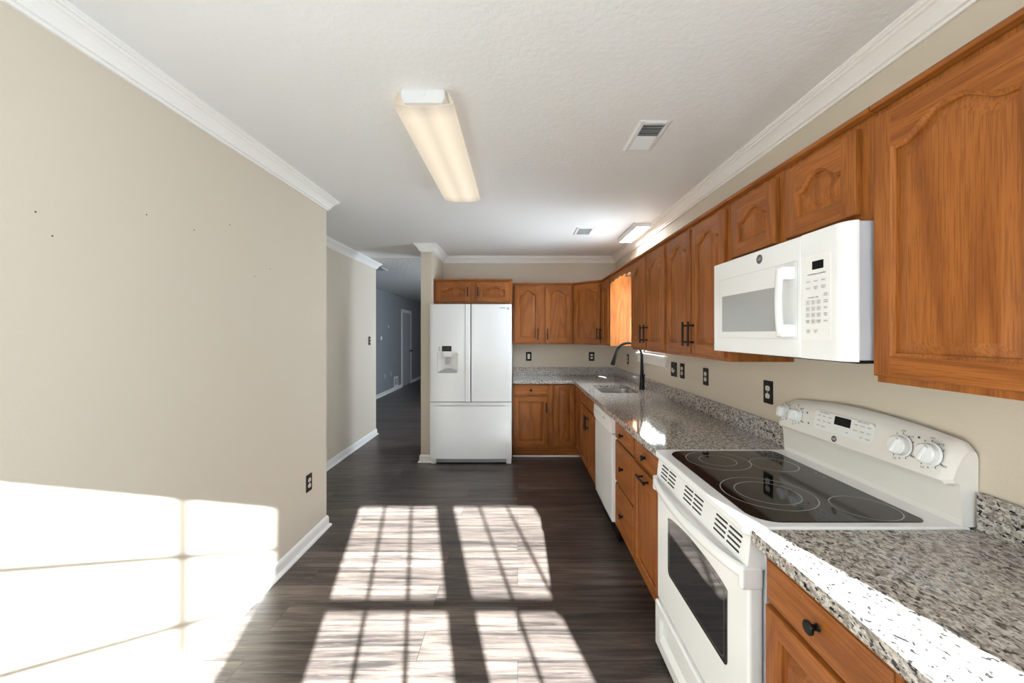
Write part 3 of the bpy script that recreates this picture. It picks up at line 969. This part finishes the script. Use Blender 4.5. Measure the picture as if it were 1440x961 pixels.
# control face: plane from (y .556, z 1.040) to (y .572, z 1.137)
FT = math.atan2(.016, .097 + .0)
def fp(z): return .556 + (z - 1.040) * .016 / .097
nf = Vector((0, -math.cos(FT), math.sin(FT)))
obj('bottom_riser', B((.004, .594, .9165), (W - .004, .602, .935), .003), appl_w, t)
for i, x in enumerate((.052, .132, .606, .694)):
    z = 1.103; o_ = Vector((x, fp(z), z)); r = .026 if i < 2 else .029
    bm = bmesh.new()
    lathe(bm, [(r + .006, -.002), (r + .006, .0015), (r + .001, .003), (r, .020), (r - .004, .025), (0, .026)], o_, nf, 36)
    kb = obj('knob', bm, appl, bg)
    bm = bmesh.new()
    up = Vector((0, math.sin(FT), math.cos(FT))); rt = Vector((1, 0, 0))
    gm = bmesh.new(); box(gm, (-.006, -.024, 0), (.006, .024, .010), .004, 2)
    Mx = Matrix((( rt.x, up.x, nf.x, 0), (rt.y, up.y, nf.y, 0), (rt.z, up.z, nf.z, 0), (0, 0, 0, 1)))
    merge(bm, gm, Matrix.Translation(o_ + nf * .022) @ Mx @ Matrix.Rotation(R(-25), 4, 'Z'))
    obj('knob_grip', bm, appl, kb)
    bm = bmesh.new()
    for k in range(11):
        a = R(-60 + 300 * k / 10 + 180)
        c_ = o_ + nf * .0012 + (rt * math.sin(a) + up * math.cos(a)) * (r + .011)
        tb = bmesh.new(); box(tb, (-.0011, -.0022, 0), (.0011, .0022, .0006))
        merge(bm, tb, Matrix.Translation(c_) @ Mx @ Matrix.Rotation(-a, 4, 'Z'))
    m_ = 24
    ar = []
    for k in range(m_ + 1):
        a = R(20 + 130 * k / m_)
        ar.append([bm.verts.new(o_ + nf * .0016 + (rt * math.sin(a) + up * math.cos(a)) * rr) for rr in (r + .0065, r + .008)])
    for a_, b_ in zip(ar, ar[1:]): bm.faces.new((a_[0], a_[1], b_[1], b_[0]))
    for s_, a in (('OFF', 0), ('HI', 40), ('LO', 200), ('MED', 120)):
        c_ = o_ + nf * .0012 + (rt * math.sin(R(a)) + up * math.cos(R(a))) * (r + .018)
        text(bm, s_, .0085, Matrix.Translation(c_) @ Mx)
    obj('dial_marks', bm, dark_print, bg, smooth=False)
Mf = Matrix((( 1, 0, 0, 0), (0, math.sin(FT), -math.cos(FT), 0), (0, math.cos(FT), math.sin(FT), 0), (0, 0, 0, 1)))
def on_face(x, z, lift=.0012): return Matrix.Translation(Vector((x, fp(z), z)) + nf * lift) @ Mf
bm = bmesh.new()
tb = bmesh.new(); prism(tb, rrect(-.136, .136, -.037, .037, .012), 'z', -.006, .0014, .0006, seg=1); merge(bm, tb, on_face(.368, 1.110, 0))
kp = obj('control_panel', bm, appl_s, bg)
bm = bmesh.new()
tb = bmesh.new(); prism(tb, rrect(-.037, .037, -.016, .016, .003), 'z', 0, .001); merge(bm, tb, on_face(.372, 1.126, .0014))
obj('display', bm, screen, kp)
KX = (.258, .285, .312, .432, .459, .486)
KEYS = (('BAKE', 'BROIL', 'CLEAN', 'TIMER', 'CLOCK', 'LIGHT'), ('TEMP', 'TIME', 'WARM', 'DELAY', 'COOK', 'LOCK'), ('START', 'PROOF', '', '', 'OFF', 'CLEAR'))
for row, z in zip(KEYS, (1.129, 1.109, 1.089)):
    for s_, x in zip(row, KX):
        if not s_: continue
        bm = bmesh.new(); tb = bmesh.new()
        prism(tb, rrect(-.011, .011, -.0072, .0072, .002, 3), 'z', 0, .0006); merge(bm, tb, on_face(x, z, .0014), 0)
        text(bm, s_, .0058, on_face(x, z, .0021), mi=1)
        obj('button', bm, [appl_s, dark_print], kp, smooth=False)
for s_, x in (('+', .345), ('-', .372), ('SET', .399)):
    bm = bmesh.new(); tb = bmesh.new()
    prism(tb, rrect(-.009, .009, -.0065, .0065, .002, 3), 'z', 0, .0006); merge(bm, tb, on_face(x, 1.092, .0014), 0)
    text(bm, s_, .0062, on_face(x, 1.092, .0021), mi=1)
    obj('button', bm, [appl_s, dark_print], kp, smooth=False)
for s_, x in (('OVEN CONTROLS', .282), ('TIMER CONTROLS', .460)):
    bm = bmesh.new(); text(bm, s_, .0058, on_face(x, 1.1415, .0016)); obj('heading_print', bm, dark_print, kp, smooth=False)
for x, z in ((.190, 1.125), (.205, 1.085), (.655, 1.142)):
    bm = bmesh.new()
    tb = bmesh.new(); cyl(tb, (0, 0, 0), (0, 0, .001), .0035, n=14); merge(bm, tb, on_face(x, z, .0008))
    obj('indicator_light', bm, dark_print, bg)
bm = bmesh.new()
tb = bmesh.new(); cyl(tb, (0, 0, 0), (0, 0, .0016), .0115, n=28); merge(bm, tb, on_face(.345, 1.056, .0))
text(bm, 'GE', .013, on_face(.345, 1.056, .0018), mi=1, shear=.3)
obj('badge', bm, [dark_print, appl_s], bg)

# ------------------------------------------------------------------ microwave
MX, MY, MZ = .914, 1.8615, 1.3795
W, H = .7565, .394
t = thing('microwave', 'white over-the-range microwave hung under the short oak cabinet above the stove', 'microwave', (MX, MY, MZ), RW)
obj('body', B((.002, .032, .004), (W - .002, XR - MX - .002, H - .001), .004), case_grey, t)
bm = bmesh.new()
box(bm, (.0, .0, .0), (.571, .031, H), .004, 3)
md_ = obj('door', bm, appl, t)
bm = bmesh.new()
out = rrect(.052, .558, .060, .318, .008); inn = rrect(.0535, .5565, .0615, .3165, .007)
a = [bm.verts.new((p[0], -.0006, p[1])) for p in out]; b = [bm.verts.new((p[0], -.0006, p[1])) for p in inn]
for i in range(len(a)): bm.faces.new((a[i], a[(i + 1) % len(a)], b[(i + 1) % len(a)], b[i]))
obj('door_outline', bm, lgrey, md_, smooth=False)
bm = bmesh.new(); prism(bm, rrect(.077, .458, .087, .243, .004), 'y', -.0012, .004)
mw = obj('window', bm, mw_glass, md_)
bm = bmesh.new()
lathe(bm, [(0, .0022), (.0165, .0022), (.0175, .0012), (.0175, -.001)], (.351, 0, .360), (0, -1, 0), 32)
text(bm, 'GE', .017, face_M(.351, -.0024, .360), mi=1, shear=.3)
obj('badge', bm, [mat('badge_grey', (.10, .10, .10), .35), lgrey], md_)
bm = bmesh.new()
n = 16
pth = [(.530, -.040 - .006 * math.sin(PI * k / n), .080 + .212 * k / n) for k in range(n + 1)]
tube(bm, pth, [(.009, .016)] * (n + 1), 16, flat=(0, 1, 0))
for z in (.067, .257): box(bm, (.513, -.046, z), (.547, .002, z + .044), .006, 3)
obj('handle', bm, appl, md_)
bm = bmesh.new()
pts = [(.574, .031), (.574, 0)] + [(W - .045 + .045 * math.sin(PI / 2 * k / 10), .031 - .031 * math.cos(PI / 2 * k / 10)) for k in range(11)]
prism(bm, pts, 'z', 0, H)
cp = obj('control_panel', bm, appl, t)
bm = bmesh.new(); prism(bm, rrect(.578, .695, .060, .322, .004), 'y', -.0008, .002)
obj('keypad_plate', bm, appl_s, cp)
obj('display', B((.622, -.0016, .276), (.668, .002, .302), .0008, 1), screen, cp)
def key(x, z, w_, h_, s_, shade):
    bm = bmesh.new()
    prism(bm, rrect(x - w_, x + w_, z - h_, z + h_, .0015, 2), 'y', -.0013, .0, mi=0)
    lines = s_.split('\n')
    for i, ln in enumerate(lines):
        text(bm, ln, .0088 if len(ln) < 3 else min(.0058, .026 / len(ln)), face_M(x, -.0015, z + (len(lines) - 1) * .0026 - i * .0052), mi=1)
    obj('button', bm, [shade, dark_print], cp, smooth=False)
key_a = mat('key_grey', (.60, .60, .60), .4); key_b = mat('key_white', (.76, .76, .755), .4)
for r_, row in enumerate((('1', '2', '3'), ('4', '5', '6'), ('7', '8', '9'), ('COOK\nTIME', '0', 'POWER\nLEVEL'))):
    for c_, s_ in enumerate(row):
        key(.604 + c_ * .0225, .1755 - r_ * .0197, .0088, .0078, s_, key_a if len(s_) < 3 else key_b)
for c_, r_, s_ in ((0, 0, 'POPCORN'), (1, 0, 'BEVERAGE'), (2, 0, 'REHEAT'), (0, 1, 'POTATO'), (1, 1, 'SNACKS\nVEG'), (2, 1, 'AUTO\nDEFROST')):
    key(.606 + c_ * .031, .2405 - r_ * .0205, .0125, .0078, s_, key_b)
for r_, s_ in enumerate(('TIMER\nON OFF', 'EXPRESS\nCOOK', 'MELT', 'VENT\nFAN', 'LIGHT')):
    key(.677, .1960 - r_ * .0197, .0112, .0078, s_, key_b)
key(.606, .086, .0105, .0085, 'START\nPAUSE', key_b); key(.637, .086, .0105, .0085, 'CLEAR\nOFF', key_b)
bm = bmesh.new()
text(bm, 'CONVENIENCE COOKING', .0062, face_M(.640, -.0012, .262)); text(bm, 'COOKING TIME', .0062, face_M(.626, -.0012, .1905))
obj('keypad_print', bm, dark_print, cp, smooth=False)
bm = bmesh.new()
box(bm, (.03, .05, -.004), (W - .03, XR - MX - .03, .005), .002)
box(bm, (.30, .06, -.008), (W - .04, .14, -.003), .002)
obj('underside_grille', bm, black_pl, t)
bm = bmesh.new()
for z0, z1 in ((.05, .262), (.305, H - .02)): prism(bm, rrect(.085, .20, z0, z1, .008), 'x', W - .0025, W - .0012)
obj('side_vents', bm, mat('side_vent_grey', (.52, .51, .52), .5), t)

# ------------------------------------------------------------------ ceiling lights and vents
t = thing('ceiling_light', 'long warm-lit wraparound fluorescent light on the kitchen ceiling', 'ceiling light', (-.394, 2.26, ZC))
bm = bmesh.new(); prism(bm, [(-.085, 0), (-.090, -.004), (-.090, -.034), (-.080, -.055), (.080, -.055), (.090, -.034), (.090, -.004), (.085, 0)], 'y', -.598, .598)
cyl(bm, (.0, -.600, -.016), (.0, -.597, -.016), .009, n=16)
obj('housing', bm, metal_w, t)
n = 22; bm = bmesh.new(); pts = []
for k in range(n + 1):
    u = -1 + 2 * k / n
    pts.append((.126 * u, -.074 + .014 * u * u))
up_ = [(.127, -.052), (.104, -.012), (.101, -.012), (.123, -.052)]
inner = [(x * .965, z + .003) for x, z in reversed(pts)]
prof = pts + up_[:2] + up_[2:] + inner + [(-.123, -.052), (-.101, -.012), (-.104, -.012), (-.127, -.052)]
prism(bm, prof, 'y', -.600, .600)
obj('lens', bm, lens_mat('warm_lens', (1.0, .85, .65), .66, True), t)

t = thing('ceiling_light', 'small white-lit ceiling fixture by the crown moulding above the sink', 'ceiling light', (1.146, 3.965, ZC))
obj('housing', prism(bmesh.new(), [(-.072, 0), (-.076, -.010), (-.072, -.0455), (-.060, -.0455), (-.060, -.036), (.060, -.036), (.060, -.0455), (.072, -.0455), (.076, -.010), (.072, 0)], 'y', -.305, .305), metal_w, t)
obj('lens', B((-.058, -.285, -.046), (.058, .285, -.036), .003, 2), lens_mat('cool_lens', (1.0, .98, .95), 24.0, False), t)

def vent(label, x, y, wx, wy, split):
    t = thing('ceiling_vent', label, 'air vent', (x, y, ZC))
    bm = bmesh.new(); f = .028
    prism(bm, [(-wx / 2, 0), (-wx / 2 + .012, -.008), (-wx / 2 + f, -.008), (-wx / 2 + f, 0)], 'y', -wy / 2, wy / 2)
    prism(bm, [(wx / 2, 0), (wx / 2 - f, 0), (wx / 2 - f, -.008), (wx / 2 - .012, -.008)], 'y', -wy / 2, wy / 2)
    prism(bm, [(-wy / 2, 0), (-wy / 2 + .012, -.008), (-wy / 2 + f, -.008), (-wy / 2 + f, 0)], 'x', -wx / 2 + f, wx / 2 - f)
    prism(bm, [(wy / 2, 0), (wy / 2 - f, 0), (wy / 2 - f, -.008), (wy / 2 - .012, -.008)], 'x', -wx / 2 + f, wx / 2 - f)
    obj('frame', bm, metal_w, t, smooth=False)
    obj('duct', B((-wx / 2 + f, -wy / 2 + f, -.0015), (wx / 2 - f, wy / 2 - f, -.0002)), duct_m, t, smooth=False)
    bm = bmesh.new(); n = int((wy - 2 * f) / .016)
    ang = R(38)
    for k in range(n):
        yy = -wy / 2 + f + (k + .5) * (wy - 2 * f) / n
        sgn = 1 if (yy < 0 or not split) else -1
        tb = B((-wx / 2 + f, -.0075, -.0005), (wx / 2 - f, .0075, .0005))
        merge(bm, tb, Matrix.Translation((0, yy, -.0062)) @ Matrix.Rotation(sgn * ang, 4, 'X'))
    obj('louvers', bm, metal_w, t, smooth=False)
    return t
vent('white ceiling air vent with half-dark louvers nearest the right crown moulding', .660, 2.055, .160, .310, True)
vent('small white ceiling air vent with dark louvers near the sink light', .655, 3.95, .185, .280, False)
vent('dim ceiling air vent beyond the end of the hall wall crown', -2.20, 6.26, .26, .30, False)

# ------------------------------------------------------------------ outlets and switches
def plate(label, loc, rotz, kind, m=black_pl, w_=.074, h_=.118, cat='outlet', name='wall_outlet', group='dark wall plates'):
    t = thing(name, label, cat, loc, rotz, group)
    bm = bmesh.new(); prism(bm, rrect(-w_ / 2, w_ / 2, -h_ / 2, h_ / 2, .004, 3), 'y', -.0055, 0, .002, seg=2)
    p = obj('cover_plate', bm, m, t)
    if kind == 'duplex':
        for s in (-1, 1):
            bm = bmesh.new()
            n = 20
            pts = [(.0172 * math.cos(2 * PI * k / n), max(-.0125, min(.0125, .0172 * math.sin(2 * PI * k / n))) + s * .0196) for k in range(n)]
            prism(bm, pts, 'y', -.0072, -.004, mi=0)
            for x, hh in ((-.0062, .0040), (.0062, .0048)):
                box(bm, (x - .0011, -.0075, s * .0196 + .001 - hh), (x + .0011, -.0070, s * .0196 + .003 + hh), mi=1)
            cyl(bm, (0, -.0075, s * .0196 - .008), (0, -.0070, s * .0196 - .008), .0024, n=10, mi=1)
            obj('receptacle', bm, [ivory, slot_m], t)
        bm = bmesh.new(); cyl(bm, (0, -.0068, 0), (0, -.005, 0), .003, n=12); obj('screw', bm, ivory, t)
    elif kind == 'rocker':
        obj('rocker', B((-.0165, -.0085, -.033), (.0165, -.004, .033), .002), ivory, t)
    elif kind == 'toggle':
        for s in (-1, 1):
            bm = bmesh.new(); box(bm, (-.005, -.016, s * .022 - .008), (.005, -.004, s * .022 + .010), .002)
            obj('toggle', bm, ivory, t)
    elif kind == 'jack':
        bm = bmesh.new()
        tube(bm, [(.019 * math.cos(R(a)), -.010, -.004 + .020 * math.sin(R(a))) for a in range(160, 385, 15)], .0048, 10)
        cyl(bm, (-.018, -.012, .004), (-.018, -.004, .004), .007, n=12)
        obj('hook', bm, ivory, t)
        bm = bmesh.new()
        for s in (-1, 1): cyl(bm, (0, -.0065, s * .042), (0, -.005, s * .042), .003, n=10)
        obj('screw', bm, steel, t)
    return t
XW = XR - .0005
plate('black duplex outlet on the right wall nearest the stove backguard', (XW, 2.058, 1.157), RW, 'duplex')
plate('black duplex outlet on the right wall, second from the stove', (XW, 2.742, 1.163), RW, 'duplex')
plate('black duplex outlet on the right wall beside the hook plate', (XW, 3.133, 1.166), RW, 'duplex')
plate('wide black wall plate with a white curved hook near the sink window', (XW, 3.300, 1.164), RW, 'jack', w_=.115, cat='wall plate', name='wall_plate')
plate('black duplex outlet on the right wall beyond the faucet', (XW, 4.68, 1.160), RW, 'duplex')
plate('black plate with white rocker switch on the back wall beside the refrigerator', (.146, YB - .0005, 1.158), 0, 'rocker', cat='light switch', name='light_switch')
plate('black duplex outlet on the back wall under the corner cabinet', (.975, YB - .0005, 1.157), 0, 'duplex')
plate('dark brown duplex outlet low on the left wall near its end', (XL + .0005, 2.762, .428), PI / 2, 'duplex', bronze_pl)
plate('dark brown double toggle switch at the end of the hall wall', (XH + .0005, 5.52, 1.360), PI / 2, 'toggle', bronze_pl, cat='light switch', name='light_switch')
# fittings on the blue-grey wall
t = thing('thermostat', 'round white thermostat on the blue-grey wall', 'thermostat', (-3.17, 9.28, 1.35), PI / 2)
bm = bmesh.new(); lathe(bm, [(0, .022), (.030, .022), (.042, .014), (.045, 0)], (0, 0, 0), (0, -1, 0), 24); obj('dial', bm, appl_s, t)
bm = bmesh.new(); lathe(bm, [(0, .024), (.018, .024), (.018, .02)], (0, 0, 0), (0, -1, 0), 20); obj('dial_center', bm, grey_pl, t)
t = thing('door_chime', 'tiny white wall button above the thermostat on the blue-grey wall', 'wall button', (-3.17, 9.79, 1.63), PI / 2)
bm = bmesh.new(); prism(bm, rrect(-.02, .02, -.03, .03, .006), 'y', -.014, 0, .003); obj('cover', bm, appl_s, t)
t = thing('return_vent', 'white return air grille low on the blue-grey wall beside the door', 'air vent', (-3.17, 10.40, .215), PI / 2)
bm = bmesh.new()
for lo, hi in (((-.17, -.012, -.13), (-.13, 0, .13)), ((.13, -.012, -.13), (.17, 0, .13)), ((-.13, -.012, .09), (.13, 0, .13)), ((-.13, -.012, -.13), (.13, 0, -.09)), ((-.012, -.012, -.09), (.012, 0, .09))):
    box(bm, lo, hi)
obj('frame', bm, trim_m, t, smooth=False)
bm = bmesh.new()
box(bm, (-.13, -.002, -.09), (.13, 0, .09), mi=1)
for k in range(7): box(bm, (-.13, -.010, -.084 + k * .026), (.13, -.002, -.072 + k * .026), mi=0)
obj('louvers', bm, [lgrey, duct_m], t, smooth=False)
for y, lab in ((9.54, 'grey outlet plate low on the blue-grey wall, nearer one of the pair'), (9.98, 'grey outlet plate low on the blue-grey wall, farther one nearest the return grille')):
    plate(lab, (-3.1695, y, .45), PI / 2, 'rocker', grey_pl, group='grey plates on the hall wall')
